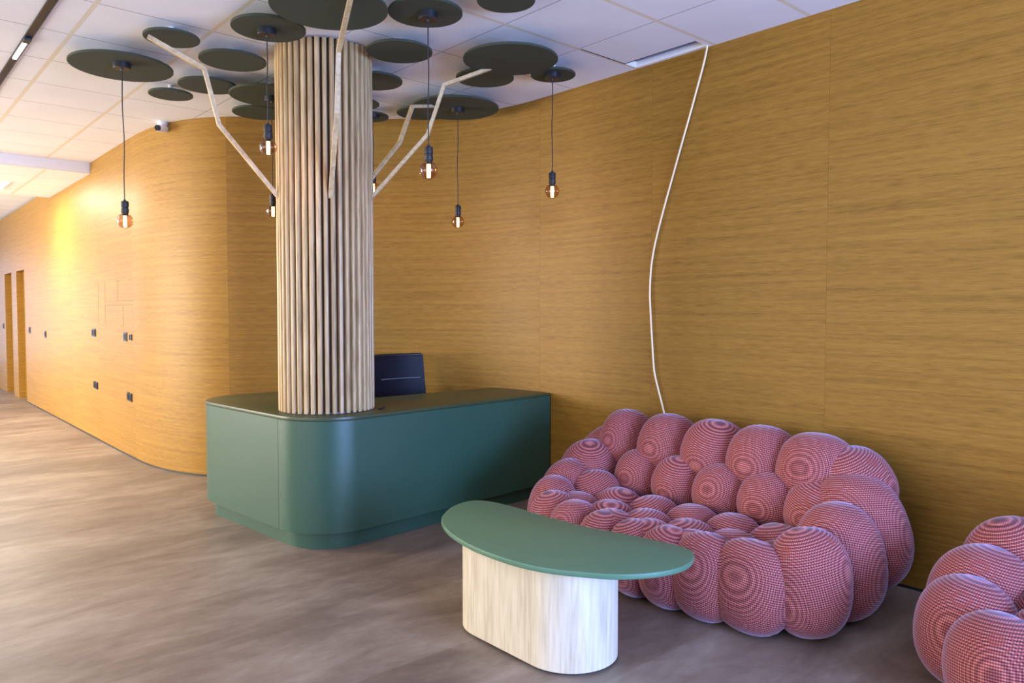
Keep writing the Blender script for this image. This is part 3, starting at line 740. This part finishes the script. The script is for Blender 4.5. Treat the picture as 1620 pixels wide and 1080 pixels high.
# ------------------------------------------------------------------ bubble sofas
def blob(root, c, r, nrm, up=(0, 0, 1), p=2.35, seg=36, rings=24):
    """pillow: superellipsoid, r = (across, along 'up', outward), local z points out of the sofa"""
    bm = bmesh.new(); bmesh.ops.create_uvsphere(bm, u_segments=seg, v_segments=rings, radius=1)
    for v in bm.verts:
        x, y, z = v.co; k = (abs(x)**p+abs(y)**p+abs(z)**2.1)**(-1/p) if (abs(x)+abs(y)) > 0.02 else 1/max(1e-6, abs(z))
        v.co = Vector((x*k*r[0], y*k*r[1], z*k*r[2]))
    z = Vector(nrm).normalized(); y = Vector(up); y = (y-z*y.dot(z))
    if y.length < 1e-3: y = Vector((0, 1, 0)); y = y-z*y.dot(z)
    y.normalize(); x = y.cross(z)
    m = Matrix((x, y, z)).transposed().to_4x4()
    tilt = Matrix.Rotation(random.uniform(-.35, .35), 3, 'X') @ Matrix.Rotation(random.uniform(-.35, .35), 3, 'Y')
    co = [tilt @ (m.to_3x3() @ v.co) for v in bm.verts]
    o = obj('cushion', bm, M['fabric'], root, smooth=180)
    at = o.data.attributes.new('weave', 'FLOAT_VECTOR', 'POINT')
    at.data.foreach_set('vector', [c_ for v in co for c_ in v])
    m.translation = Vector(c)-root.location
    o.matrix_basis = m
    return o
sofa = thing('bubble_sofa', 'two-seat sofa of pink woven bubble cushions against the right wood wall, behind the coffee table', 'sofa', (3.4, 2.35, 0))
B = []
# top of the backrest
for y, zt, rr in ((3.06, .585, .155), (2.74, .59, .178), (2.42, .59, .187), (2.12, .59, .190), (1.82, .585, .202)):
    blob(sofa, (3.69, y, zt), (rr, 0.195, 0.20), (-0.85, 0, 0.5), p=2.4)
# inner face of the backrest
for y, rr in ((2.84, .155), (2.56, .159), (2.28, .162), (2.00, .164), (1.74, .165)):
    blob(sofa, (3.55, y, .415), (rr, 0.160, 0.16), (-0.80, 0, 0.55), p=2.3)
# seat
for y in (2.79, 2.535, 2.285, 2.045, 1.80): blob(sofa, (3.27, y, .265), (.146, .140, .130), (-0.12, 0, 1), (1, 0, 0), p=2.5)
for y in (2.92, 2.67, 2.42, 2.165, 1.92, 1.68): blob(sofa, (3.07, y, .255), (.142, .132, .126), (-0.05, 0, 1), (1, 0, 0), p=2.5)
for y in (2.80, 2.55, 2.30, 2.05, 1.81): blob(sofa, (2.94, y, .260), (.140, .124, .116), (-0.15, 0, 1), (1, 0, 0), p=2.5)
# front, reaching to the floor
for y, x, rr, zt in ((1.74, 2.94, .185, .200), (1.95, 2.91, .165, .195), (2.15, 2.90, .150, .190), (2.35, 2.90, .145, .185), (2.56, 2.91, .145, .185), (2.78, 2.92, .145, .19), (2.98, 2.96, .15, .195)):
    blob(sofa, (x, y, zt), (rr, zt+0.005, .140), (-1, 0, 0), p=2.5)
# right arm, rising to the back
blob(sofa, (3.07, 1.545, .240), (.175, .235, .155), (-0.75, -0.75, 0.05), p=2.4)
blob(sofa, (3.36, 1.545, .270), (.185, .265, .190), (-0.15, -1, 0.15), (0, 0.15, 1))
blob(sofa, (3.60, 1.57, .355), (.200, .285, .225), (0.15, -1, 0.35), (0, 0.35, 1))
blob(sofa, (3.72, 1.66, .530), (.200, .20, .20), (-0.2, -0.6, 0.6))
blob(sofa, (3.45, 1.66, .310), (.14, .15, .14), (-0.5, 0.5, 0.8))
# left arm
blob(sofa, (3.07, 3.11, .225), (.165, .220, .150), (-0.8, 0.6, 0.1))
blob(sofa, (3.27, 3.19, .260), (.175, .250, .170), (-0.3, 1, 0.2))
blob(sofa, (3.47, 3.20, .350), (.190, .260, .190), (0.1, 1, 0.3))
blob(sofa, (3.66, 3.18, .480), (.180, .21, .19), (-0.3, 0.5, 0.7))
blob(sofa, (3.30, 2.98, .315), (.150, .15, .14), (-0.6, -0.5, 0.7))
# rear row against the wall
for y in (1.75, 2.05, 2.35, 2.65, 2.95): blob(sofa, (3.80, y, .30), (.17, .29, .15), (1, 0, 0))
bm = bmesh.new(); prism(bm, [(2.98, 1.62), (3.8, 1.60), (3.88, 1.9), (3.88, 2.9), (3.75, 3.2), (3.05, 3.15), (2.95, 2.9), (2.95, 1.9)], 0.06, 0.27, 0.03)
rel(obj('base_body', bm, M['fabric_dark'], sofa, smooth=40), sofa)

arm = thing('bubble_armchair', 'armchair of pink woven bubble cushions cut by the lower right corner of the photo', 'armchair', (3.30, 0.45, 0))
for c_, r_, n_ in (((3.62, .94, .30), (.19, .25, .19), (0.4, 1, 0.2)), ((3.37, .98, .235), (.20, .235, .19), (0.1, 1, 0.15)), ((3.11, .95, .205), (.19, .205, .175), (-0.3, 1, 0.1)),
                   ((2.90, .78, .185), (.185, .19, .16), (-0.8, 0.7, 0.1)), ((2.86, .50, .19), (.16, .195, .14), (-1, 0, 0)), ((2.86, .24, .19), (.15, .19, .14), (-1, 0, 0)), ((2.93, .0, .20), (.16, .2, .15), (-0.8, -0.6, 0.1)),
                   ((3.18, -.08, .24), (.17, .24, .16), (-0.2, -1, 0.1)), ((3.44, -.10, .28), (.17, .26, .17), (0, -1, 0.2)), ((3.66, -.02, .36), (.17, .26, .18), (0.3, -1, 0.2)),
                   ((3.72, .66, .55), (.17, .19, .19), (-0.6, 0.4, 0.6)), ((3.74, .38, .58), (.17, .2, .19), (-0.8, 0, 0.5)), ((3.72, .12, .55), (.17, .19, .19), (-0.6, -0.4, 0.6)),
                   ((3.55, .52, .40), (.15, .15, .14), (-0.8, 0, 0.6)), ((3.55, .24, .40), (.15, .15, .14), (-0.8, 0, 0.6))):
    blob(arm, c_, r_, n_)
for x in (3.08, 3.32):
    for y in (.66, .42, .18): blob(arm, (x, y+(0.05 if x > 3.2 else 0), .27), (.145, .135, .11), (-0.05, 0, 1), (1, 0, 0))
for y in (.62, .38, .14): blob(arm, (3.82, y, .30), (.16, .28, .13), (1, 0, 0))
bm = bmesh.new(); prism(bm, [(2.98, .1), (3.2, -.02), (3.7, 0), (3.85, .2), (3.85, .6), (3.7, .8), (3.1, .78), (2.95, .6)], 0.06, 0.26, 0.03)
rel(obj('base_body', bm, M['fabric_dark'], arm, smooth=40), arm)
